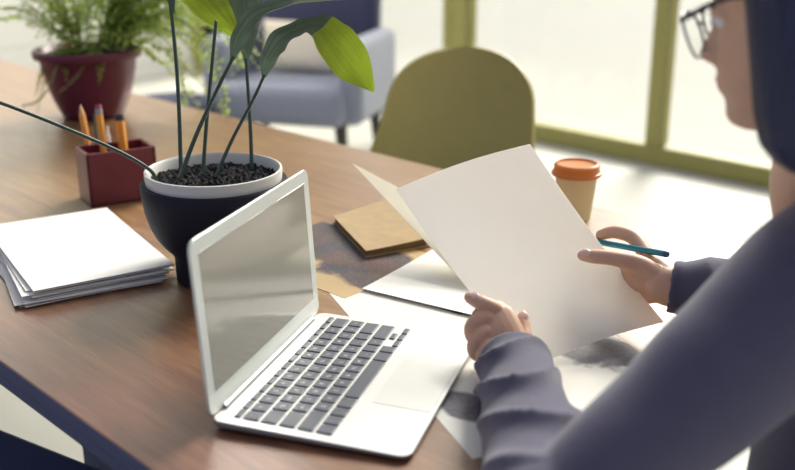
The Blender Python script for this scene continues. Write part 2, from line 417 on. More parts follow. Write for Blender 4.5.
# ------------------------------------------------------------------ laptop
LAP = Matrix([[LM[0][0], LM[0][1], 0, 0], [LM[1][0], LM[1][1], 0, 0], [0, 0, 1, TZ+.0012], [0, 0, 0, 1]])
lp = thing('laptop', 'slim silver laptop standing open on the table, screen facing right', 'laptop', LAP @ Vector((.11, .16, 0)))
LW, LD = .325, .2297
def rounded_plate(x0, x1, y0, y1, r, zt, zb, inset=.004, n=6, skew=None):
    """plate with rounded corners and a softened rim; zt/zb functions of x"""
    bm = bmesh.new()
    def outline(d):
        pts = []
        for cx, cy, a0 in ((x1-r, y1-r, 0), (x0+r, y1-r, 90), (x0+r, y0+r, 180), (x1-r, y0+r, 270)):
            for k in range(n+1):
                a = math.radians(a0+90*k/n); pts.append((cx+(r-d)*math.cos(a), cy+(r-d)*math.sin(a)))
        return pts
    rings = [[bm.verts.new((x, y, f(x))) for x, y in outline(d)] for d, f in
             ((inset*1.5, zb), (inset*.4, lambda x: zb(x)*.75+zt(x)*.25), (0, lambda x: zb(x)*.45+zt(x)*.55), (0, lambda x: zt(x)-.0012), (.0009, zt))]
    for a, b_ in zip(rings, rings[1:]):
        for i in range(len(a)): bm.faces.new((a[i], a[(i+1) % len(a)], b_[(i+1) % len(a)], b_[i]))
    bm.faces.new(rings[0][::-1]); bm.faces.new(rings[-1]); return bm
ZT = lambda x: .0125 - .0055*max(0, min(1, x/LD))
bm = rounded_plate(-.006, LD, 0, LW, .014, ZT, lambda x: .001)
bmesh.ops.transform(bm, matrix=LAP, verts=bm.verts[:])
base = obj('base', bm, M_alu, lp, smooth=False)
for f in base.data.polygons: f.material_index = 0 if f.normal.z > .9 else 1
base.data.materials.append(M_alu_edge)
# keys
def glyph_mesh(ch, size):
    cu = bpy.data.curves.new('g', 'FONT'); cu.body = ch; cu.size = size; cu.align_x = 'CENTER'; cu.align_y = 'CENTER'; cu.resolution_u = 2
    o = bpy.data.objects.new('g', cu); col.objects.link(o)
    dg = bpy.context.evaluated_depsgraph_get(); dg.update()
    me = bpy.data.meshes.new_from_object(o.evaluated_get(dg)); bpy.data.objects.remove(o); bpy.data.curves.remove(cu); return me
KY0, KY1 = .0135, .3125; U = (KY1-KY0)/14.5
KX = .0155
rows = []
rows.append([('', 1.035)]*14)
rows.append([(c, 1) for c in '`1234567890-='] + [('', 1.5)])
rows.append([('', 1.5)] + [(c, 1) for c in 'QWERTYUIOP[]\\'])
rows.append([('', 1.75)] + [(c, 1) for c in "ASDFGHJKL;'"] + [('', 1.75)])
rows.append([('', 2.25)] + [(c, 1) for c in 'ZXCVBNM,./'] + [('', 2.25)])
rows.append([('', 1), ('', 1), ('', 1), ('', 1.25), ('', 5), ('', 1.25), ('', 1)])
xh = [.0105] + [.0222]*4 + [.0222]
xr = KX
def key(x0, x1, y0, y1, ch=''):
    g = .0016; bm = bmesh.new()
    z = ZT((x0+x1)/2); tilt = Matrix.Rotation(math.atan(.0055/LD), 4, 'Y')
    bx = box(bm, (x0+g, y0+g, z-.0004), (x1-g, y1-g, z+.0017), bevel=.0009, seg=2)
    n0 = len(bm.faces)
    if ch:
        me = glyph_mesh(ch, .0075)
        b2 = bmesh.new(); b2.from_mesh(me); bpy.data.meshes.remove(me)
        b2.transform(Matrix.Translation(((x0+x1)/2, (y0+y1)/2, z+.00178)) @ Matrix.Rotation(math.radians(90), 4, 'Z'))
        tm = bpy.data.meshes.new('t')
        for f in b2.faces: f.material_index = 1
        b2.to_mesh(tm); b2.free(); bm.from_mesh(tm); bpy.data.meshes.remove(tm)
    bmesh.ops.transform(bm, matrix=LAP, verts=bm.verts[:])
    return obj('key', bm, None, base, smooth=False, mats=[M_key, M_glyph])
for ri, row in enumerate(rows):
    y = KY0
    for ch, wu in row:
        key(xr, xr+xh[ri], y, y+wu*U, ch); y += wu*U
    if ri == 5:
        for q in range(3):
            if q == 1: key(xr, xr+xh[ri]/2, y+q*U, y+(q+1)*U)
            key(xr+xh[ri]/2, xr+xh[ri], y+q*U, y+(q+1)*U)
    xr += xh[ri]
bm = rounded_plate(.1515, .2245, .100, .224, .004, lambda x: ZT(x)+.0004, lambda x: ZT(x)-.0006, .0003)
bmesh.ops.transform(bm, matrix=LAP, verts=bm.verts[:]); obj('trackpad', bm, mat('trackpad_glass', srgb(222, 222, 218), .36, .35, var=.01), base, smooth=False)
bm = bmesh.new(); tube(bm, [LAP @ Vector((-.004, .03, .0125)), LAP @ Vector((-.004, LW-.03, .0125))], [.0055]*2, n=16, k=1, cap='flat'); obj('hinge', bm, M_alu_edge, lp)
# lid: local (u = up along lid, y) rotated about hinge
TH = 1.5141; LL_ = .2102
LIDM = LAP @ Matrix.Translation((-.004, 0, .0128)) @ Matrix(((-math.cos(TH), 0, math.sin(TH), 0), (0, 1, 0, 0), (math.sin(TH), 0, math.cos(TH), 0), (0, 0, 0, 1)))
bm = rounded_plate(.001, LL_, 0, LW, .013, lambda x: .0, lambda x: -.005, .003)
bmesh.ops.transform(bm, matrix=LIDM, verts=bm.verts[:])
lid = obj('lid', bm, M_bezel, lp, smooth=False)
bm = rounded_plate(.026, LL_-.017, .0165, LW-.0165, .0015, lambda x: .0003, lambda x: -.001, .0002)
bmesh.ops.transform(bm, matrix=LIDM, verts=bm.verts[:]); obj('screen', bm, M_screen, lid, smooth=False)

# ------------------------------------------------------------------ loose prints on the table
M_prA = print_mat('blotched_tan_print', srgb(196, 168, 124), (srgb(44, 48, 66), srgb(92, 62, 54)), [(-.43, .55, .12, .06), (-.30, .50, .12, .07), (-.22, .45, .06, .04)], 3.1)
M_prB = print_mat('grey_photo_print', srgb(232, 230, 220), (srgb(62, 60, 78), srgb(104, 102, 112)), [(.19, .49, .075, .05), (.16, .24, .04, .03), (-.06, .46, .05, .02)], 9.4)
def sheet_rect(cx, cy, w_, h_, yaw, z, th=.0006, bend=None):
    c, s = math.cos(yaw), math.sin(yaw)
    def fn(u, v):
        x, y = (u-.5)*w_, (v-.5)*h_
        zz = z + (bend(u, v) if bend else 0)
        return Vector((cx+x*c-y*s, cy+x*s+y*c, TZ+zz))
    return patch(fn, 14, 12, th)
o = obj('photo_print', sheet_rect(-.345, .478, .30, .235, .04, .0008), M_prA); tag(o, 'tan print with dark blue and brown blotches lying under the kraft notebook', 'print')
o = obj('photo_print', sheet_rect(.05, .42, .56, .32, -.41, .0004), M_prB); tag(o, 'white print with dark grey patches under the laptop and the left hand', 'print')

# ------------------------------------------------------------------ navy planter with leafy plant
pc = Vector((-.400, .289, TZ))
pp = thing('potted_plant', 'tall broad leaved plant in a navy black pot with white rim behind the laptop', 'potted plant', pc)
bm = bmesh.new()
ZS = 1.085
lathe(bm, [(a_, b_*ZS) for a_, b_ in [(.060, .0), (.068, .003), (.069, .038), (.073, .045), (.084, .056), (.095, .070), (.103, .087), (.1085, .106), (.1115, .128), (.1125, .145), (.1105, .1475), (.1, .147), (.098, .12), (.08, .09), (.02, .08)]], 64, pc)
obj('pot', bm, M_pot, pp)
bm = bmesh.new()
lathe(bm, [(a_, b_*ZS) for a_, b_ in [(.100, .128), (.1035, .1285), (.1035, .146), (.105, .160), (.1045, .1632), (.1015, .1638), (.0985, .161), (.0965, .14), (.094, .128)]], 64, pc, cap0=False, cap1=False)
bm.verts.ensure_lookup_table()
obj('rim', bm, M_rim, pp)
bm = bmesh.new()
n_ = 44; rings = []
cv = bm.verts.new(pc+Vector((0, 0, .166)))
for i in range(1, n_+1):
    r = .0975*i/n_
    rings.append([bm.verts.new(pc+Vector((r*math.cos(a), r*math.sin(a), .160 + .006*noise.noise(Vector((r*math.cos(a)*60, r*math.sin(a)*60, 0)))+.007*noise.noise(Vector((r*math.cos(a)*170, r*math.sin(a)*170, 4))))))
                  for a in [2*math.pi*k/140 for k in range(140)]])
for k in range(140): bm.faces.new((cv, rings[0][k], rings[0][(k+1) % 140]))
for a, b_ in zip(rings, rings[1:]):
    for k in range(140): bm.faces.new((a[k], b_[k], b_[(k+1) % 140], a[(k+1) % 140]))
obj('soil', bm, M_soil, pp, smooth=False)
def stem(pts, r0=.0042, r1=.003, m=M_stem):
    r0 *= .76; r1 *= .76
    bm = bmesh.new(); n = len(pts); tube(bm, [P(*p) for p in pts], [r0+(r1-r0)*i/(n-1) for i in range(n)], n=10, k=6); return obj('stem', bm, m, pp)
def leaf(pts, widths, sides, m, fold=.25, k=8, m2=None, split=.5):
    """pts: centre line (px,py,d); widths: half widths in m; sides: image-plane angle (deg) of the blade's cross direction + depth tilt"""
    Q, Wd = resample([P(*p) for p in pts], [(w_, 0.001) for w_ in widths], k)
    SA, _ = resample([(a, b, c) for a, b, c in [(s[0], s[1], 0) for s in sides]], [1]*len(sides), k)
    bm = bmesh.new(); uvl = bm.loops.layers.uv.new('UVMap'); rows_ = []; C_ = 8
    R_, U_, F_ = Vector(RW[0]), Vector(RW[1]), Vector(RW[2])
    for i, q in enumerate(Q):
        a, tl = math.radians(SA[i].x), math.radians(SA[i].y)
        sd_ = (R_*math.cos(a)+U_*math.sin(a))*math.cos(tl)+F_*math.sin(tl)
        tan = (Q[min(i+1, len(Q)-1)]-Q[max(i-1, 0)]).normalized(); sd_ = (sd_-tan*sd_.dot(tan)).normalized(); nr = tan.cross(sd_)
        row = []
        for j in range(-C_, C_+1):
            s_ = j/C_; wv = .0015*math.sin(i*.8+s_*2)
            row.append(bm.verts.new(q+sd_*(Wd[i][0]*s_)+nr*(Wd[i][0]*fold*(abs(s_)**1.5)+wv*abs(s_))))
        rows_.append(row)
    for i in range(len(rows_)-1):
        for j in range(2*C_):
            f = bm.faces.new((rows_[i][j], rows_[i][j+1], rows_[i+1][j+1], rows_[i+1][j]))
            for lo, (a, b_) in zip(f.loops, ((j, i), (j+1, i), (j+1, i+1), (j, i+1))): lo[uvl].uv = (a/(2*C_), b_/len(rows_))
    if m2:
        for f in bm.faces:
            if f.loops[0][uvl].uv.y > split: f.material_index = 1
    bmesh.ops.solidify(bm, geom=bm.faces[:], thickness=.0006)
    return obj('leaf', bm, None, pp, mats=[m, m2] if m2 else [m])
# upright stems
stem([(181, 172, 1.53), (179, 110, 1.53), (176, 60, 1.53), (171, 10, 1.53), (164, -40, 1.53)], .0045, .0035)
stem([(203, 174, 1.50), (206, 130, 1.50), (211, 75, 1.50), (216, 22, 1.50)], .0042, .0034)
stem([(181, 176, 1.48), (195, 138, 1.48), (216, 92, 1.48), (233, 58, 1.48)], .0046, .0036)
stem([(252, 170, 1.58), (250, 120, 1.58), (246, 60, 1.58)], .0045, .0036)
stem([(216, 176, 1.49), (232, 140, 1.48), (252, 102, 1.47), (264, 76, 1.46)], .0038, .003)
stem([(156, 182, 1.50), (150, 170, 1.495), (120, 152, 1.48), (70, 130, 1.44), (20, 110, 1.40), (-40, 88, 1.36)], .004, .0034)
# drooping lit leaf: rising dark blade, then folding over toward its tip
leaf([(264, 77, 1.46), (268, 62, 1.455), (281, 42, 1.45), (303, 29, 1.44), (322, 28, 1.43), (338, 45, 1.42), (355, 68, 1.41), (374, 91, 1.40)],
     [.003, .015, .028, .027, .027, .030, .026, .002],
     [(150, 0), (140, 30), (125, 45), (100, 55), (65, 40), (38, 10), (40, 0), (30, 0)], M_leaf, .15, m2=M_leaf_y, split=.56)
leaf([(232, 60, 1.48), (240, 40, 1.48), (256, 18, 1.48), (290, 5, 1.47), (325, 1, 1.46), (356, -1, 1.45), (383, -4, 1.44)],
     [.003, .014, .022, .026, .026, .018, .002],
     [(150, 0), (140, 20), (120, 45), (100, 62), (95, 70), (92, 70), (80, 60)], M_leaf, .3)
leaf([(246, 62, 1.58), (247, 40, 1.58), (246, 10, 1.59), (244, -30, 1.60), (243, -90, 1.6)], [.003, .014, .026, .036, .03],
     [(0, 20)]*5, M_leaf, .3)
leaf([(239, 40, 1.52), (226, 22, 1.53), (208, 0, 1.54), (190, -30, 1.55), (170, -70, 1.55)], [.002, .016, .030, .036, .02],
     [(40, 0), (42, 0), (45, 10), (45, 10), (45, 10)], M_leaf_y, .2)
leaf([(173, 14, 1.53), (171, 0, 1.53), (168, -20, 1.53), (160, -60, 1.54)], [.003, .006, .014, .02], [(0, 0)]*4, M_leaf, .3)

# ------------------------------------------------------------------ red pencil box and its pencils
PB = Matrix.Translation((-.912, .404, TZ)) @ Matrix.Rotation(math.radians(76), 4, 'Z')
pb = thing('pencil_box', 'red square desk box holding yellow pencils behind the paper stack', 'pencil holder', PB.translation)
def hollow_box(hx, hy, h, th):
    bm = bmesh.new()
    for lo, hi in (((-hx, -hy, 0), (hx, hy, .006)), ((-hx, -hy, 0), (-hx+th, hy, h)), ((hx-th, -hy, 0), (hx, hy, h)), ((-hx, -hy, 0), (hx, -hy+th, h)), ((-hx, hy-th, 0), (hx, hy, h))):
        box(bm, lo, hi, bevel=.0012)
    return bm
bm = hollow_box(.068, .044, .106, .007); bm.transform(PB); obj('holder_box', bm, M_redbox, pb, smooth=False)
bm = bmesh.new(); box(bm, (-.003, -.038, .006), (.003, .038, .09), bevel=.001); bm.transform(PB); obj('divider', bm, M_redbox, pb, smooth=False)
def pencil(foot, top, r, kind, label):
    a, b_ = Vector(foot), Vector(top); d = (b_-a).normalized()
    o = thing('pencil' if kind != 'pen' else 'ballpoint_pen', label, 'pencil' if kind != 'pen' else 'pen', a, 'pencils in the red box')
    def seg(name, s, e, r0, r1, m, n=6):
        bm = bmesh.new(); tube(bm, [a+d*s, a+d*e], [r0, r1], n=n, k=1, cap='flat'); obj(name, bm, m, o, smooth=n > 8)
    L = (b_-a).length
    if kind == 'tip':
        seg('barrel', 0, L-.026, r, r, M_yellow); seg('sharpened_wood', L-.026, L-.005, r, .0025, M_pencilwood, 12); seg('lead', L-.005, L, .0025, .0006, M_dark, 12)
    elif kind == 'eraser':
        seg('barrel', 0, L-.02, r, r, M_yellow); seg('ferrule', L-.02, L-.009, r*1.04, r*1.04, M_alu_edge, 14); seg('eraser', L-.009, L, r, r*.9, M_eraser, 14)
    elif kind == 'thick':
        seg('barrel', 0, L-.012, r, r, M_yellow); seg('cap', L-.012, L, r*1.02, r*.9, M_dark, 14)
    elif kind == 'green':
        seg('barrel', 0, L, r, r, M_greenp); seg('end_cap', L, L+.004, r, r*.7, M_dark, 12)
    else:
        seg('barrel', 0, L-.02, r, r, M_white, 14); seg('tip', L-.02, L, r*.7, r*.4, M_white, 14)
B_ = lambda x, y: PB @ Vector((x, y, .009))
DPB = px(PB.translation)[2]
pencil(B_(-.040, .008), P(80, 104, DPB), .0068, 'tip', 'leftmost yellow pencil with bare wooden tip in the red box')
pencil(B_(-.024, -.012), P(98, 105, DPB-.015), .0070, 'eraser', 'yellow pencil with pink eraser end upright in the red box')
pencil(B_(-.030, .024), P(95.5, 116, DPB+.03), .0050, 'green', 'dark green pencil behind the eraser ended yellow one in the red box')
pencil(B_(-.013, .012), P(107, 126, DPB+.01), .0055, 'pen', 'short white pen between the yellow pencils in the red box')
pencil(B_(.020, .004), P(119, 115, DPB), .0098, 'thick', 'thick yellow pencil with dark end, rightmost in the red box')

# ------------------------------------------------------------------ stack of paper on the left
random.seed(3)
for i in range(11):
    f = i/10
    yaw = -.22 + random.uniform(-.10, .10)*(1-.4*i/10)
    cx, cy = -.648+random.uniform(-.012, .012), .160+random.uniform(-.012, .012)
    if i == 10: yaw, cx, cy = -.22, -.643, .168
    zz = .0012+i*.0022
    o = obj('paper_sheet', sheet_rect(cx, cy, .36, .215, yaw, zz, .0009, (lambda u, v, k=f: .004*k*(u-.5)**2+.003*k*math.sin(v*5)*u*0)), M_paper)
    lab = ('topmost blank white sheet of the stack left of the pot' if i == 10 else 'lowest white sheet of the stack, lying on the wood' if i == 0
           else 'blank white sheet within the paper stack left of the pot')
    tag(o, lab, 'paper', 'white sheets stacked left of the pot')

# ------------------------------------------------------------------ kraft notebook
nb = [G(333, 215, .016), G(390, 196, .022), G(432, 238, .016), G(366, 252, .012)]
nbt = thing('notebook', 'small brown kraft notebook lying closed beyond the laptop', 'notebook', (nb[0]+nb[2])/2 - Vector((0, 0, .016)))
def bil(c, u, v): return c[0].lerp(c[1], v).lerp(c[3].lerp(c[2], v), u)
def slab(c, z0, z1, inset, lift=0):
    bm = bmesh.new(); n = 10
    g = {}
    for lay, z in ((0, z0), (1, z1)):
        for i in range(n+1):
            for j in range(n+1):
                u, v = inset+(1-2*inset)*i/n, inset+(1-2*inset)*j/n
                p = bil(c, u, v); zz = z + lift*(v**2)*(1 if lay else .9)
                g[lay, i, j] = bm.verts.new((p.x, p.y, TZ+zz))
    for i in range(n):
        for j in range(n):
            bm.faces.new((g[1, i, j], g[1, i+1, j], g[1, i+1, j+1], g[1, i, j+1])); bm.faces.new((g[0, i, j+1], g[0, i+1, j+1], g[0, i+1, j], g[0, i, j]))
    rim = [(i, 0) for i in range(n)]+[(n, j) for j in range(n)]+[(i, n) for i in range(n, 0, -1)]+[(0, j) for j in range(n, 0, -1)]
    for (a, b_), (c_, d_) in zip(rim, rim[1:]+rim[:1]): bm.faces.new((g[0, a, b_], g[0, c_, d_], g[1, c_, d_], g[1, a, b_]))
    bmesh.ops.recalc_face_normals(bm, faces=bm.faces[:])
    return bm
obj('back_cover', slab(nb, .0015, .003, 0), M_kraft, nbt, smooth=False)
obj('page_block', slab(nb, .003, .0125, .02, .004), M_kraft_d, nbt, smooth=False)
obj('front_cover', slab(nb, .0126, .0142, 0, .005), M_kraft, nbt, smooth=False)

# ------------------------------------------------------------------ loose sheets beyond and under the hands
def quad_sheet(c, bend, m, label, th=.0006):
    def fn(u, v): return bil(c, u, v) + bend(u, v)
    o = obj('paper_sheet', patch(fn, 24, 24, th), m); return tag(o, label, 'paper', 'sheets in front of the person')
HS = [P(396, 189, 1.405), P(530, 144, 1.43), P(664, 322, 1.335), P(535, 366, 1.262)]   # UL UR LR LL
quad_sheet(HS, lambda u, v: Vector((0, 0, -.012*math.sin(math.pi*u)*(1-.3*v)+.006*math.sin(math.pi*v))), M_paper_t,
           'large blank white sheet held up between both hands')
c0 = G(362, 289, .004); e1 = (G(475, 316, .004)-c0).normalized(); e2 = Vector((-e1.y, e1.x, 0))
S2 = [c0+e2*.22, c0+e2*.22+e1*.31, c0+e1*.31, c0]
quad_sheet([S2[0], S2[1], S2[2], S2[3]], lambda u, v: Vector((0, 0, .004*(u-.5)**2)), M_paper, 'white sheet lying under the held one, its near corner beside the notebook')
F3 = [P(352, 163, 1.72), G(540, 262, .012), G(620, 312, .012), P(456, 274, 1.525)]
quad_sheet(F3, lambda u, v: Vector((0, 0, -.01*math.sin(math.pi*u)*math.sin(math.pi*v))), M_paper_e, 'cream sheet behind the held one with its pointed corner curling out over the notebook')

# ------------------------------------------------------------------ paper cup
cc = P(574, 226, 1.90); cc = Vector((-.205, 1.0-.045, TZ)); 
cc = G(574, 217, 0)
cup = thing('paper_cup', 'cream takeaway cup with orange lid behind the held sheet', 'cup', cc)
bm = bmesh.new(); lathe(bm, [(.029, .001), (.030, .0), (.0315, .012), (.0395, .087), (.0405, .089), (.039, .0895)], 40, cc); obj('cup_body', bm, M_cup, cup)
bm = bmesh.new(); lathe(bm, [(.0415, .082), (.0455, .083), (.0465, .086), (.0455, .089), (.043, .090), (.0415, .0965), (.0425, .098), (.0425, .101), (.040, .104), (.037, .105), (.035, .1015), (.020, .1005), (.001, .1005)], 48, cc)
obj('lid', bm, M_lid, cup)

# ------------------------------------------------------------------ olive shell chair
ch0 = P(450, 150, 2.75)
ch = thing('shell_chair', 'olive moulded shell chair across the table before the windows', 'chair', (ch0.x, ch0.y, 0))
DC = 2.75
def shell_pt(u, v):
    """u across -1..1, v 0 (seat front) .. 1 (top of back)"""
    pass
Rv = Vector(RW[0]); Rv.z = 0; Rv.normalize(); Fv = Vector((-Rv.y, Rv.x, 0))
top = P(468, 47, DC); cx_, cy_, zt_ = top.x, top.y, top.z
mid = P(448, 160, DC)
def chair_shell():
    bm = bmesh.new(); nu, nv = 28, 36; g = []
    # outline in the image at depth DC: left and right edges of the back by height
    ys = [46, 50, 57, 70, 90, 115, 150, 190]; lf = [452, 432, 418, 404, 392, 381, 368, 362]; rt = [484, 505, 516, 525, 530, 531, 530, 528]
    rowsv = []
    for i in range(nv+1):
        v = i/nv
        if v <= .62:
            y = 46+(190-46)*(v/.62)**2
            tt = min(1, (y-46)/52); kk = (1-(1-tt)**2.3)**(1/2.3); l0 = interp([46, 98, 115, 150, 190], [392, 386, 381, 368, 362], y); r0 = interp([46, 98, 115, 150, 190], [530, 531, 531, 530, 528], y)
            mm_ = 466*(1-tt)+(l0+r0)/2*tt; kk = max(kk, .10); l = mm_+(l0-mm_)*kk; r = mm_+(r0-mm_)*kk
            ctr = P((l+r)/2, y, DC); hw = (r-l)/2/FPX*DC; off = -.02*(v/.62)
            dz = ctr.z; cpos = ctr + Fv*0
        else:
            s = (v-.62)/.38
            base_ = P((362+528)/2, 190, DC); hw = (528-362)/2/FPX*DC*(1-.08*s)
            a = s*math.pi/2
            cpos = base_ + Vector((0, 0, -.06*math.sin(min(1, s*2)*math.pi/2))) + Fv*0
            cpos = cpos + (-Rv*.2-Fv*.95).normalized()*(.40*s)*-1*-1
        row = []
        for j in range(nu+1):
            q = -1+2*j/nu
            curve = .09*(q*q)*min(1, hw/.21)**1.5*(1 if v <= .62 else max(0, 1-(v-.62)/.2))
            up = .05*(q**4)*(0 if v <= .62 else (v-.62)/.38)
            row.append(bm.verts.new(cpos+Rv*(hw*q)+(-Fv)*curve+Vector((0, 0, up))))
        g.append(row)
    for i in range(nv):
        for j in range(nu): bm.faces.new((g[i][j], g[i+1][j], g[i+1][j+1], g[i][j+1]))
    bmesh.ops.recalc_face_normals(bm, faces=bm.faces[:])
    bmesh.ops.solidify(bm, geom=bm.faces[:], thickness=.012)
    return bm
obj('seat_shell', chair_shell(), M_shell, ch)
sb = P(445, 190, DC); sb.z -= .06
for a, b_ in ((-.16, -.05), (.16, -.05), (-.16, -.33), (.16, -.33)):
    f_ = sb+Rv*a*.6+Fv*(b_); t_ = sb+Rv*a*1.25+Fv*(b_*1.15+.03)
    bm = bmesh.new(); tube(bm, [Vector((f_.x, f_.y, sb.z+.005)), Vector((t_.x, t_.y, .008))], [.014, .009], n=12, k=1); obj('leg', bm, M_legwood, ch)

# ------------------------------------------------------------------ armchair by the window
A0 = P(300, 148, 5.3); A0.z = 0
ac = thing('armchair', 'blue grey upholstered armchair with dark legs by the window', 'armchair', A0)
# its axes: faces the camera, turned a little to the left
ang = math.atan2(-RW[2][1], -RW[2][0]) - .28
AF = Vector((math.cos(ang), math.sin(ang), 0)); AR = Vector((AF.y*-1, AF.x, 0))     # forward (to camera), image-right side
AM = Matrix(((AR.x, AF.x, 0, A0.x), (AR.y, AF.y, 0, A0.y), (0, 0, 1, 0), (0, 0, 0, 1)))
def ubox(name, lo, hi, m, bev, parent, tilt=0):
    bm = bmesh.new(); box(bm, lo, hi, bevel=bev, seg=5, rot=Matrix.Rotation(tilt, 4, 'X') if tilt else None); bm.transform(AM); return obj(name, bm, m, parent)
ubox('seat', (-.36, -.32, .24), (.36, .34, .44), M_armgrey, .06, ac)
ubox('backrest', (-.34, -.44, .30), (.34, -.26, .98), M_armnavy, .07, ac, .14)
ubox('armrest', (.30, -.40, .24), (.43, .26, .66), M_armgrey, .055, ac)
ubox('armrest', (-.43, -.40, .24), (-.30, .26, .66), M_armgrey, .055, ac)
for a, b_ in ((-.32, -.3), (.32, -.3), (-.32, .25), (.32, .25)):
    bm = bmesh.new(); tube(bm, [AM @ Vector((a, b_, .27)), AM @ Vector((a*1.06, b_*1.06, .012))], [.034, .022], n=12, k=1); obj('leg', bm, M_legwood, ac)
def cushion(c, sx, sy, sz, m, label, M, tilt):
    bm = bmesh.new(); r = bmesh.ops.create_grid(bm, x_segments=16, y_segments=16, size=1)
    bm2 = bmesh.new(); top_, bot = {}, {}
    for i in range(17):
        for j in range(17):
            u, v = -1+i/8, -1+j/8
            h = sz*(max(0, (1-u**4)*(1-v**4)))**.5
            k = 1-.06*(1-abs(u))*abs(v)-.06*(1-abs(v))*abs(u)
            top_[i, j] = bm2.verts.new((u*sx*k, h, v*sy*k))
            bot[i, j] = top_[i, j] if i in (0, 16) or j in (0, 16) else bm2.verts.new((u*sx*k, -h, v*sy*k))
    for i in range(16):
        for j in range(16):
            bm2.faces.new((top_[i, j], top_[i+1, j], top_[i+1, j+1], top_[i, j+1])); bm2.faces.new((bot[i, j+1], bot[i+1, j+1], bot[i+1, j], bot[i, j]))
    bm.free(); bm2.transform(M @ Matrix.Translation(c) @ Matrix.Rotation(tilt, 4, 'X'))
    bmesh.ops.recalc_face_normals(bm2, faces=bm2.faces[:])
    o = obj('cushion', bm2, m); return tag(o, label, 'cushion')
cushion((-.03, -.10, .585), .2, .13, .045, M_cushion, 'beige lumbar cushion on the grey armchair', AM, .16)

# low dark ottoman beyond the far table edge
ot = thing('ottoman', 'low dark blue ottoman on the floor behind the fern', 'ottoman', (G(170, 112, -.74).x, G(170, 112, -.74).y, 0))
oc = P(170, 108, 4.9); 
bm = bmesh.new(); lathe(bm, [(.05, oc.z-.10), (.2, oc.z-.10), (.21, oc.z-.07), (.21, oc.z+.02), (.19, oc.z+.045), (.1, oc.z+.055), (.01, oc.z+.056)], 36, (oc.x, oc.y, 0)); obj('cushion_top', bm, mat('slate_blue_fabric', srgb(58, 62, 84), .9), ot)
for k in range(4):
    a = k*math.pi/2+.4; bm = bmesh.new(); tube(bm, [(oc.x+.14*math.cos(a), oc.y+.14*math.sin(a), oc.z-.09), (oc.x+.17*math.cos(a), oc.y+.17*math.sin(a), .01)], [.018, .012], n=10, k=1); obj('leg', bm, M_legwood, ot)
ot.location = (oc.x, oc.y, 0)
for c_ in ot.children: c_.matrix_parent_inverse = Matrix.Translation(-Vector(ot.location))

# ------------------------------------------------------------------ fern in the red pot
rc = G(110, 118, 0); rc = Vector((-1.690, .770, TZ))
fp = thing('potted_fern', 'feathery green fern in a wine red pot at the far end of the table', 'potted plant', rc)
RS = 1.0
bm = bmesh.new(); lathe(bm, [(.074, 0), (.081, .003), (.090, .022), (.104, .055), (.116, .095), (.124, .130), (.128, .158), (.130, .162), (.143, .165), (.146, .175), (.143, .186), (.134, .189), (.127, .184), (.118, .165), (.02, .155)], 56, rc); obj('pot', bm, M_redpot, fp)
bm = bmesh.new(); lathe(bm, [(.122, .172), (.09, .178), (.04, .182), (.005, .183)], 40, rc, cap0=False); obj('soil', bm, M_soil, fp)
random.seed(11)
def frond(a, L, rise, droop, w_):
    bm = bmesh.new(); d = Vector((math.cos(a), math.sin(a), 0)); side = Vector((-d.y, d.x, 0))
    pts = []; n = 22
    for i in range(n+1):
        t = i/n; pts.append(rc+Vector((0, 0, .18))+d*(.03+L*t)+Vector((0, 0, rise*math.sin(t*math.pi*.55)-droop*t*t))+side*(.02*math.sin(t*4+a*3)))
    tube(bm, pts, [.0022*(1-.7*i/n) for i in range(n+1)], n=5, k=1, cap='flat')
    for f in bm.faces: f.material_index = 1
    for i in range(3, n+1):
        t = i/n
        for s in (-1, 1):
            for q in range(2):
                p = pts[i-1].lerp(pts[i], q*.5); ln = w_*(math.sin(math.pi*min(1, t*.92+.06))**.7)*random.uniform(.75, 1.1)
                dr_ = (side*s+d*.45+Vector((0, 0, random.uniform(-.5, .25)))).normalized(); nn = Vector((0, 0, 1))+d*random.uniform(-.5, .5); wd = (dr_.cross(nn)).normalized()*.0085*(1-.4*t)
                a_, b_, c_, e_ = p, p+dr_*ln*.5+wd, p+dr_*ln, p+dr_*ln*.5-wd
                bm.faces.new([bm.verts.new(x) for x in (a_, b_, c_, e_)])
    return obj('frond', bm, None, fp, smooth=False, mats=[M_fern, M_fern_stem])
def lacy(pts, w_, n=30):
    Q, _ = resample(pts, [1]*len(pts), max(2, n//(len(pts)-1))); bm = bmesh.new(); m_ = len(Q)
    tube(bm, Q, [.0016]*m_, n=5, k=1, cap='flat')
    for f in bm.faces: f.material_index = 1
    for i in range(2, m_):
        tan = (Q[i]-Q[i-1]).normalized(); sd_ = tan.cross(Vector((random.uniform(-.4, .4), -.7, .7))).normalized(); t = i/m_
        for sg in (-1, 1):
            ln = w_*(1-.55*t)*random.uniform(.7, 1.1); dr_ = (sd_*sg+tan*.6).normalized(); wd = dr_.cross(Vector((random.uniform(-.5, .5), -.7, .5))).normalized()*ln*.24
            p = Q[i]; bm.faces.new([bm.verts.new(x) for x in (p, p+dr_*ln*.55+wd, p+dr_*ln, p+dr_*ln*.55-wd)])
    return obj('frond', bm, None, fp, smooth=False, mats=[M_fern, M_fern_stem])
T_ = rc+Vector((0, 0, .18))
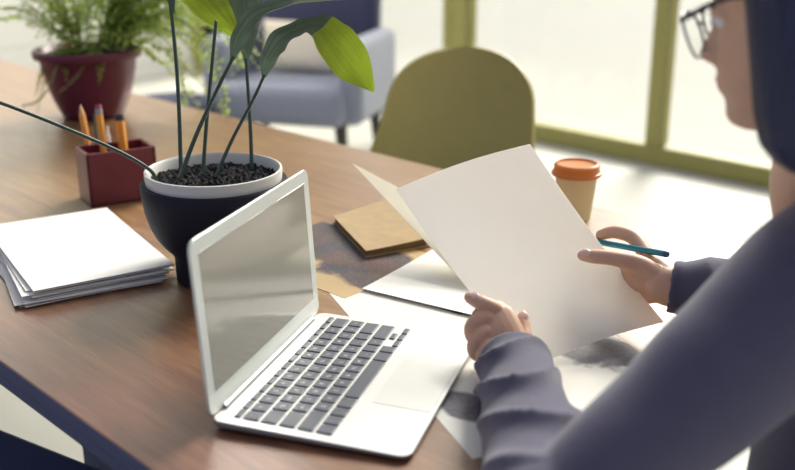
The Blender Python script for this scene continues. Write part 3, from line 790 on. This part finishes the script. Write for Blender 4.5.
for L_ in ([(150, 22, 2.62), (180, 20, 2.55), (205, 45, 2.5), (220, 80, 2.48), (226, 112, 2.48)], [(140, 35, 2.6), (165, 40, 2.55), (180, 68, 2.52), (184, 102, 2.52)],
           [(150, 5, 2.65), (190, -2, 2.6), (225, 18, 2.55), (243, 52, 2.52)], [(130, 30, 2.62), (160, 28, 2.6), (195, 40, 2.58), (212, 66, 2.58)], [(145, 15, 2.7), (185, 8, 2.7), (222, 30, 2.7), (240, 66, 2.7)],
           [(85, 62, 2.62), (78, 75, 2.58), (60, 92, 2.54)], [(60, 62, 2.6), (50, 85, 2.56), (38, 101, 2.55), (22, 106, 2.55)]):
    pts = [T_]+[P(*q) for q in L_]
    for q in pts: q.z = max(q.z, TZ+.006) if q.y < TY1+.01 else q.z
    lacy(pts, .040 if len(L_) > 3 and L_[0][0] > 100 else .014)
# soft crown of small leaves over the pot
bm = bmesh.new()
for k in range(2600):
    v = Vector((random.gauss(0, 1), random.gauss(0, 1), random.gauss(0, 1))).normalized()*(random.random()**.45)
    p = T_+Vector((.03, .03, .13))+Vector((v.x*.20, v.y*.20, v.z*.15))
    if p.z < T_.z-.01 and (p-T_).xy.length < .12: continue
    a_ = Vector((random.gauss(0, 1), random.gauss(0, 1), random.gauss(0, .6))).normalized(); b_ = a_.cross(Vector((random.gauss(0, 1), random.gauss(0, 1), random.gauss(0, 1)))).normalized(); ln = random.uniform(.006, .013)
    bm.faces.new([bm.verts.new(x) for x in (p, p+a_*ln*.6+b_*ln*.4, p+a_*ln*1.3, p+a_*ln*.6-b_*ln*.4)])
fo_ = obj('foliage', bm, M_fern, fp, smooth=False); fo_['kind'] = 'stuff'
camdir = math.atan2(CAM[1]-rc.y, CAM[0]-rc.x)
for k in range(30):
    a = random.uniform(0, 2*math.pi); frond(a, random.uniform(.12, .40), random.uniform(.10, .46), random.uniform(0.0, .16), random.uniform(.03, .05))
for a, L, ri, dr_ in ((.85, .34, .20, .36), (.7, .40, .24, .36), (.95, .46, .24, .50), (.6, .38, .26, .24), (1.1, .40, .26, .2), (.8, .54, .26, .40), (.75, .48, .3, .26), (.9, .42, .34, .2), (.5, .44, .34, .2), (1.0, .5, .2, .3), (.65, .36, .12, .30), (.82, .30, .1, .34)):
    frond(a, L, ri, min(dr_, .34), .05)
for k in range(20): frond(.79+random.uniform(-.6, .6), random.uniform(.22, .46), random.uniform(.18, .5), random.uniform(0, .26), random.uniform(.04, .06))
for a, L, ri, dr_ in ((-2.4, .13, .03, .16), (-2.1, .12, .03, .2), (-1.0, .12, .04, .1), (-.4, .13, .05, .12), (-1.6, .12, .04, .14)):
    frond(a, L, ri, dr_, .022)

# ------------------------------------------------------------------ person
HY, HP, HD = math.radians(-34), math.radians(11), .95
rr, bb = Vector(RW[0]), -Vector(RW[2]); rr.z = 0; bb.z = 0; rr.normalize(); bb.normalize()
Fh = (-rr*math.cos(HY)+bb*math.sin(HY)).normalized(); Lh = Vector((0, 0, 1)).cross(Fh)
HF = Fh*math.cos(HP)-Vector((0, 0, 1))*math.sin(HP); HU = HF.cross(Lh).normalized()*1.0
if HU.z < 0: HU = -HU
HC = P(698, 53, HD)-HF*.117+HU*.038
def H(x, y, z): return HC+HF*x+Lh*y+HU*z
HM = Matrix(((HF.x, Lh.x, HU.x, HC.x), (HF.y, Lh.y, HU.y, HC.y), (HF.z, Lh.z, HU.z, HC.z), (0, 0, 0, 1)))
SL = P(818, 288, .93); TL = Vector((.2, -.98, 0)).normalized(); SRt = SL - TL*.34 + Vector((.05, .04, -.02))
nb_ = (SL+SRt)/2; NB = nb_+Vector((-.040, -.062, .07))
TB = nb_+Vector((.05, .0, .05))
PEL = Vector((.545, .41, TZ-.235))
ELB = G(550, 524, .060); WL = P(514, 362, 1.230)
ELB.z = max(ELB.z, TZ+.060)
ELR = Vector((.44, .68, TZ+.065)); WR = P(662, 285, 1.330)
pe = thing('person', 'person in a mauve grey jacket and glasses reading a sheet with pen in hand', 'person', (PEL.x, PEL.y, 0))
# --- head
def head_bm():
    Z = [-118, -113, -106, -98, -86, -80, -72, -68, -63, -58, -50, -40, -25, -10, 5, 20, 35, 55, 75, 95, 108, 116]
    XF = [62, 82, 92, 95, 93, 94, 100, 98, 101.5, 98, 95, 92, 90, 89, 91, 96, 96, 91, 82, 64, 42, 15]
    ZB = [-118, -106, -90, -75, -60, -30, 0, 40, 75, 95, 108, 116]; XB = [30, 5, -20, -45, -66, -88, -97, -95, -80, -60, -35, -12]
    WB = [14, 30, 44, 54, 61, 70, 75, 76, 68, 54, 34, 12]
    NZ = [-56, -51, -47, -42, -36, -28, -18, -8, 2, 10]; NN = [0, 6, 16, 24, 25, 21, 14.5, 8.5, 4, 0]
    bm = bmesh.new(); rings = []; n = 96
    zs = list(np.linspace(-118, 116, 118))
    for z in zs:
        xf, xb, hw = interp(Z, XF, z), interp(ZB, XB, z), interp(ZB, WB, z); xm = min(xf-20, -5 if z > -70 else -5+(-70-z)*.8)
        ring = []
        for i in range(n):
            a = 2*math.pi*i/n; ca, sa = math.cos(a), math.sin(a)
            y = hw*sa*(abs(sa)**-.1 if abs(sa) > .01 else 1)
            x = xm+((xf-xm)*abs(ca)**.8 if ca > 0 else -(xm-xb)*abs(ca)**.9)
            if ca > 0:
                nw = 7+7*max(0, min(1, (-z-8)/30)); x += interp(NZ, NN, z)*math.exp(-(y/nw)**2)
                x += 4*math.exp(-((abs(y)-13)/5)**2-((z+42)/7)**2)          # nostril wings
                x -= 9*math.exp(-((abs(y)-32)/15)**2-((z-0)/11)**2)          # eye sockets
                x += 3*math.exp(-((abs(y)-42)/16)**2-((z+28)/12)**2)         # cheek bones
                x -= 3*math.exp(-((abs(y)-26)/6)**2-((z+68)/5)**2)           # mouth corners
            ring.append(bm.verts.new((x/1000, y/1000, z/1000)))
        rings.append(ring)
    for a, b_ in zip(rings, rings[1:]):
        for i in range(n): bm.faces.new((a[i], a[(i+1) % n], b_[(i+1) % n], b_[i]))
    bm.faces.new(rings[0][::-1]); bm.faces.new(rings[-1])
    for s in (-1, 1):
        ball(bm, (.0775, s*.032, 0.001), .0146, 18)
        ball(bm, (-.006, s*.076, -.018), (.016, .009, .030), 14)             # ears
    bm.transform(HM); return bm
def body_parts():
    bm = head_bm()
    tube(bm, [H(-.012, 0, -.06), H(-.008, 0, -.12), NB+Vector((0, 0, .0)), NB-Vector((-.02, -.03, .06))], [.058, .056, .060, .075], n=24, k=4)
    chest = NB.lerp(PEL, .35)
    lat = (TL.x, TL.y, 0)
    tube(bm, [TB-Vector((0, 0, .05)), TB.lerp(PEL, .22), TB.lerp(PEL, .45), TB.lerp(PEL, .7), PEL], [(.11, .06), (.14, .085), (.135, .09), (.12, .085), (.15, .10)], n=32, k=5, up=lat)
    for sh, el, wr in ((SL, ELB, WL), (SRt, ELR, WR)):
        inn = sh.lerp(TB, .3)
        tube(bm, [inn, sh, sh.lerp(el, .5), el], [.055, .052, .044, .038], n=20, k=4)
        tube(bm, [el, el.lerp(wr, .35), el.lerp(wr, .8), wr], [.038, .040, .029, (.026, .021)], n=20, k=4)
    for s in (-1, 1):
        hip = PEL+TL*(.09*s)+Vector((0, 0, -.01)); kn = hip+Vector((-.42, -.04*s*0, -.02))+TL*(.03*s); an = Vector((kn.x-.02, kn.y, .09))
        tube(bm, [hip, hip.lerp(kn, .5), kn], [.085, .072, .055], n=20, k=4); tube(bm, [kn, kn.lerp(an, .35), an], [.053, .053, .034], n=20, k=4)
        tube(bm, [an, an+Vector((-.08, 0, -.04)), an+Vector((-.15, 0, -.055))], [(.035, .035), (.03, .04), (.022, .04)], n=16, k=3)
    return bm
def fingers():
    """both hands, in fine voxels"""
    bm = bmesh.new()
    q = lambda L: [P(*p) for p in L]
    # left hand
    up = (-Vector(RW[2]))
    tube(bm, q([(518, 370, 1.227), (511, 355, 1.232), (500, 336, 1.242), (492, 321, 1.252), (489, 316, 1.255)]), [(.019, .026), (.018, .027), (.016, .031), (.014, .031), (.011, .027)], n=20, k=4, up=up)
    tube(bm, q([(503, 322, 1.252), (497, 311, 1.253), (484, 304, 1.248), (475, 300, 1.257), (470, 297.5, 1.265)]), [.0105, .0108, .0100, .0090, .0078], n=16, k=4)   # index
    tube(bm, q([(496, 325, 1.250), (485, 318, 1.245), (473, 325, 1.243), (472, 336, 1.257), (479, 342, 1.270)]), [.0105, .0108, .0100, .0090, .0078], n=16, k=4)   # middle
    tube(bm, q([(495, 336, 1.245), (485, 332, 1.239), (475, 343, 1.235), (475, 353, 1.249), (482, 357, 1.261)]), [.0105, .0105, .0096, .0086, .0075], n=16, k=4)   # ring
    tube(bm, q([(500, 346, 1.239), (491, 345, 1.231), (483, 355, 1.229), (484, 364, 1.239), (490, 367, 1.249)]), [.0098, .0095, .0086, .0078, .0068], n=16, k=4)   # little
    tube(bm, q([(520, 358, 1.240), (524, 342, 1.252), (523, 331, 1.261), (522, 323, 1.268), (523, 318, 1.273)]), [.0155, .0130, .0105, .0100, .0082], n=16, k=4)      # thumb
    # right hand
    tube(bm, q([(694, 291, 1.310), (682, 290, 1.320), (666, 285, 1.337), (652, 275, 1.355), (645, 268, 1.363)]), [(.021, .024), (.020, .025), (.022, .028), (.018, .028), (.012, .024)], n=20, k=4, up=up)
    tube(bm, q([(672, 290, 1.325), (656, 276, 1.330), (638, 264, 1.333), (612, 258, 1.337), (594, 256.5, 1.343), (583, 255.5, 1.349)]), [.017, .0155, .0125, .0105, .0100, .0078], n=16, k=4)   # thumb
    tube(bm, q([(655, 270, 1.360), (646, 255, 1.375), (634, 238, 1.400), (615, 232, 1.420), (601, 235, 1.430)]), [.0115, .0112, .0105, .0095, .0080], n=16, k=4)    # index
    tube(bm, q([(657, 278, 1.357), (646, 272, 1.380), (630, 266, 1.415), (610, 262, 1.435), (597, 264, 1.440)]), [.0115, .0112, .0105, .0095, .0080], n=16, k=4)
    tube(bm, q([(660, 286, 1.350), (648, 284, 1.370), (632, 282, 1.400), (614, 280, 1.415), (602, 281, 1.417)]), [.0112, .0108, .0100, .0090, .0078], n=16, k=4)
    tube(bm, q([(664, 294, 1.340), (654, 296, 1.353), (640, 298, 1.373), (626, 298, 1.385), (616, 298, 1.387)]), [.0105, .0100, .0090, .0082, .0070], n=16, k=4)
    tube(bm, q([(664, 283, 1.335), (646, 279, 1.352), (632, 275, 1.372), (616, 272, 1.395)]), [.020, .021, .019, .014], n=20, k=4)   # palm
    return bm
bodymesh = remesh(body_parts(), .0032, 2)
handmesh = remesh(fingers(), .0013, 3)
bm = bmesh.new(); bm.from_mesh(bodymesh); bm.from_mesh(handmesh)
HMi = HM.inverted()
for f in bm.faces:
    c_ = HMi @ f.calc_center_median()
    if .088 < c_.x < .13 and abs(c_.y) < .024 and -.0765 < c_.z < -.0595 and (abs(c_.y) < .024*(1-abs(c_.z+.068)/.02)): f.material_index = 1
bpy.data.meshes.remove(bodymesh); bpy.data.meshes.remove(handmesh)
body = obj('body', bm, None, pe, mats=[M_skin, M_lip])
def nail(p, fwd_to, w_, l_):
    """fingernail lying on the camera side of a finger tip"""
    c_ = P(*p); fdir = (P(*fwd_to)-c_).normalized(); nrm = -Vector(RW[2])+Vector((0, 0, .6)); nrm = (nrm-fdir*nrm.dot(fdir)).normalized(); sdv = fdir.cross(nrm)
    bm = bmesh.new(); ball(bm, (0, 0, 0), (l_, w_, .0022), 16); bm.transform(Matrix(((fdir.x, sdv.x, nrm.x, c_.x), (fdir.y, sdv.y, nrm.y, c_.y), (fdir.z, sdv.z, nrm.z, c_.z), (0, 0, 0, 1))))
    return obj('fingernail', bm, M_nail, pe)
nail((474.5, 295.6, 1.249), (469, 292.2, 1.257), .0058, .0075)
nail((523.5, 315.5, 1.265), (524, 309, 1.271), .0062, .0070)
nail((585.5, 253.0, 1.340), (576, 252, 1.345), .0062, .0080)
for s in (-1, 1):
    bm = bmesh.new(); ball(bm, H(.0795, s*.032, -.0045), .0122, 20); e_ = obj('eye', bm, M_eye, pe)
    bm = bmesh.new(); ball(bm, H(.0890, s*.032, -.0085), (.0028, .0058, .0058), 14, HM.to_3x3().to_4x4()); obj('iris', bm, M_iris, e_)
    bm = bmesh.new(); tube(bm, [H(.0885, s*.018, .0195), H(.0935, s*.030, .024), H(.085, s*.048, .0215)], [.002, .0034, .0015], n=8, k=5); obj('eyebrow', bm, M_hair, pe)
    bm = bmesh.new(); tube(bm, [H(.090, s*.022, .006), H(.0925, s*.032, .0075), H(.084, s*.045, .004)], [.0008, .0016, .0008], n=8, k=4); obj('eyelash', bm, M_frame, pe)
# --- hair: a straight bob round the head
def hair_bm():
    bm = bmesh.new(); n = 72; rings = []
    Z = [-160, -153, -145, -132, -118, -90, -50, 0, 40, 62, 80, 100, 118, 130, 136]
    XF = [0, 22, 34, 48, 57, 60, 60, 60, 64, 84, 90, 84, 64, 38, 12]
    XB = [-70, -88, -100, -112, -118, -120, -122, -124, -122, -118, -108, -92, -68, -40, -14]
    WD = [40, 66, 82, 94, 99, 99, 97, 94, 92, 89, 84, 74, 56, 34, 12]
    for z in np.linspace(-160, 136, 76):
        xf, xb, hw = interp(Z, XF, z), interp(Z, XB, z), interp(Z, WD, z); xm = -20
        ring = []
        for i in range(n):
            a = 2*math.pi*i/n; ca, sa = math.cos(a), math.sin(a)
            ex = .45 if ca > 0 else .85
            x = xm+((xf-xm) if ca > 0 else (xm-xb))*math.copysign(abs(ca)**ex, ca); y = hw*math.copysign(abs(sa)**.9, sa)
            wob = 1+.012*math.sin(a*19+z*.01)+.008*math.sin(a*37)
            ring.append(bm.verts.new((x/1000*wob, y/1000*wob, z/1000)))
        rings.append(ring)
    for a, b_ in zip(rings, rings[1:]):
        for i in range(n): bm.faces.new((a[i], a[(i+1) % n], b_[(i+1) % n], b_[i]))
    bm.faces.new(rings[0][::-1]); bm.faces.new(rings[-1]); bm.transform(HM); return bm
obj('hair', hair_bm(), M_hair, pe)
# --- glasses
GM = HM @ Matrix.Translation((.110, 0, -.016)) @ Matrix.Rotation(math.radians(12), 4, 'Y')
gl = bpy.data.objects.new('eyeglasses', None); col.objects.link(gl); gl.parent = pe; gl.location = GM.translation-pe.location
def loop(s, k=1.0):
    pts = []
    for i in range(40):
        a = 2*math.pi*i/40; y = .027*math.copysign(abs(math.cos(a))**.85, math.cos(a)); z = (.024 if math.sin(a) < 0 else .019)*math.copysign(abs(math.sin(a))**.8, math.sin(a))
        pts.append(Vector((-.004*(y/.027*s)*(1 if y*s > 0 else 0), s*.034+y*k, z*k)))
    return pts
for s in (-1, 1):
    L_ = loop(s); bm = bmesh.new(); tube(bm, [GM @ p for p in L_+[L_[0], L_[1]]], [.0013]*42, n=8, k=1, cap='flat'); obj('rim', bm, M_frame, gl)
    bm = bmesh.new(); bm.faces.new([bm.verts.new(GM @ p) for p in L_]); bmesh.ops.solidify(bm, geom=bm.faces[:], thickness=.001); obj('lens', bm, M_lens, gl, smooth=False)
    bm = bmesh.new(); tube(bm, [GM @ Vector((-.004, s*.060, .013)), GM @ Vector((-.012, s*.070, .014)), H(.06, s*.076, .012), H(0, s*.085, .006), H(-.02, s*.085, -.01)], [.0026, .0026, .0024, .002, .002], n=8, k=4); obj('temple', bm, M_frame, gl)
bm = bmesh.new(); tube(bm, [GM @ Vector((0, -.009, .004)), GM @ Vector((.003, 0, .007)), GM @ Vector((0, .009, .004))], [.0013]*3, n=8, k=4); obj('bridge', bm, M_frame, gl)
bm = bmesh.new()
for s in (-1, 1): tube(bm, [GM @ Vector((.0005, s*.012, .0165)), GM @ Vector((.001, s*.034, .0205)), GM @ Vector((-.004, s*.060, .0135))], [.0022]*3, n=8, k=5)
obj('brow_bar', bm, M_frame, gl)
# --- jacket
def folds(amp, freq, ph, a1, tw=1.0, t0=0, t1=1, sharp=True):
    def f(a, t):
        m = min(1, max(0, (t-t0)/.12))*min(1, max(0, (t1-t)/.08))
        s = math.sin(2*math.pi*(t*freq+ph)+tw*math.cos(a-a1)+.7*math.sin(2*a+t*5))
        s = (1-abs(s))**2*2.1-.5 if sharp else s
        return amp*m*s*(.45+.55*math.cos((a-a1-.6*math.sin(t*7))))
    return f
def sleeve(bm, sh, el, wr, cuffr, f_up, f_lo, over=.0):
    up = -Vector(RW[2])
    tube(bm, [sh.lerp(TB, .38)+Vector((0, 0, .01)), sh, sh.lerp(el, .35), sh.lerp(el, .7), el], [.072, .077, .066, .055, .046], n=96, k=14, up=up, disp=f_up)
    d = (wr-el).normalized(); c1 = wr-d*.012
    # forearm with a turned-in cuff
    pts = [el, el.lerp(wr, .25), el.lerp(wr, .5), el.lerp(wr, .75), c1-d*.012, c1]
    P2, R2 = resample(pts, [.054, .053, .051, .048, cuffr, cuffr*.99], 14)
    F2 = frames(P2, up); rings = []; n = 96
    for e in (80, 55, 28):
        a = math.radians(e); rings.append((P2[0]-F2[0][0]*.054*math.sin(a), F2[0], .054*math.cos(a), 0))
    for i in range(len(P2)): rings.append((P2[i], F2[i], R2[i][0], i/(len(P2)-1)))
    for back, k in ((.002, .9), (-.004, .84), (-.018, .80), (-.024, .4), (-.024, .02)): rings.append((P2[-1]+d*back, F2[-1], cuffr*k, 1.2))
    V = []
    for c_, f, r, t in rings:
        row = []
        for i in range(n):
            a = 2*math.pi*i/n; q_ = 1+(f_lo(a, t) if t <= 1 else 0); row.append(bm.verts.new(c_+f[1]*(r*q_*math.cos(a))+f[2]*(r*q_*math.sin(a))))
        V.append(row)
    for a, b_ in zip(V, V[1:]):
        for i in range(n): bm.faces.new((a[i], a[(i+1) % n], b_[(i+1) % n], b_[i]))
    bm.faces.new(V[0][::-1]); bm.faces.new(V[-1])
bm = bmesh.new()
sleeve(bm, SL, ELB, WL, .046, folds(.035, 3.5, .2, 1.0, 1.2, .45, 1.05, False), folds(.15, 2.3, .1, -.3, 2.2, .0, .84))
sleeve(bm, SRt, ELR, WR, .036, folds(.03, 3, .2, 1.0), folds(.07, 1.8, .3, .3, 1.3, 0, .95))
lat = (TL.x, TL.y, 0)
tube(bm, [TB, TB-Vector((0, 0, .05)), TB.lerp(PEL, .24), TB.lerp(PEL, .47), TB.lerp(PEL, .75), PEL+Vector((0, 0, .02))], [(.075, .065), (.14, .085), (.175, .115), (.18, .120), (.195, .125), (.20, .14)], n=64, k=8, up=lat, disp=folds(.02, 5, 0, 1, 1, .3, 1, False))
jk = remesh(bm, .0036, 2); obj('jacket', jk, M_jacket, pe)
bm = bmesh.new()                                        # turned collar round the neck
cn = [Vector((math.cos(a), math.sin(a), 0)) for a in np.linspace(0, 2*math.pi, 33)]
tube(bm, [NB+Vector((.012+c_.x*.068, .012+c_.y*.070, -.068+.02*c_.x)) for c_ in cn], [(.022, .010)]*33, n=14, k=1, up=(0, 0, 1), cap='flat'); obj('collar', bm, M_jacket, pe)
bm = bmesh.new()                                        # trousers
for s in (-1, 1):
    hip = PEL+TL*(.09*s)+Vector((0, 0, -.01)); kn = hip+Vector((-.42, 0, -.02))+TL*(.03*s); an = Vector((kn.x-.02, kn.y, .13))
    tube(bm, [hip, hip.lerp(kn, .5), kn], [.098, .085, .070], n=24, k=4); tube(bm, [kn, kn.lerp(an, .4), an], [.068, .066, .055], n=24, k=4)
tube(bm, [PEL+Vector((0, 0, -.02)), PEL+Vector((0, 0, .06))], [(.175, .13), (.165, .125)], n=32, k=1, up=lat)
obj('trousers', remesh(bm, .008, 3), M_trouser, pe)
for s in (-1, 1):
    hip = PEL+TL*(.09*s); kn = hip+Vector((-.42, 0, -.03))+TL*(.03*s)
    bm = bmesh.new(); an = Vector((kn.x-.02, kn.y, .0)); tube(bm, [an+Vector((.03, 0, .05)), an+Vector((-.08, 0, .045)), an+Vector((-.17, 0, .032))], [(.045, .042), (.04, .048), (.028, .042)], n=18, k=4, up=(0, 0, 1)); obj('shoe', bm, M_dark, pe)
# her chair
dc = thing('dining_chair', 'dark upholstered chair under the seated person', 'chair', (PEL.x, PEL.y, 0))
bm = bmesh.new(); box(bm, (PEL.x-.22, PEL.y-.24, PEL.z-.215), (PEL.x+.22, PEL.y+.24, PEL.z-.145), bevel=.025, seg=4); obj('seat', bm, M_trouser, dc)
for a in (-.19, .19):
    for b_ in (-.2, .2):
        bm = bmesh.new(); tube(bm, [(PEL.x+a, PEL.y+b_, PEL.z-.19), (PEL.x+a*1.08, PEL.y+b_*1.08, .014)], [.018, .013], n=10, k=1); obj('leg', bm, M_legwood, dc)

# ------------------------------------------------------------------ pen in the right hand
pa, pb_ = P(590, 240.5, 1.437), P(668, 254.5, 1.328)
pn = thing('ballpoint_pen', 'teal metallic pen held in the right hand above the sheet', 'pen', pa)
d = (pb_-pa).normalized(); L = (pb_-pa).length
bm = bmesh.new(); tube(bm, [pa, pa+d*(L-.006)], [.0041, .0043], n=20, k=1, cap='flat'); obj('barrel', bm, M_pen, pn)
bm = bmesh.new(); tube(bm, [pa+d*(L-.006), pa+d*(L-.002), pa+d*L], [.0045, .0045, .0036], n=20, k=1, cap='flat'); obj('end_cap', bm, mat('blue_end_cap', srgb(44, 88, 128), .3, .3), pn)
bm = bmesh.new(); tube(bm, [pa-d*.02, pa-d*.008, pa], [.0008, .003, .0041], n=20, k=1, cap='flat'); obj('tip', bm, M_alu_edge, pn)
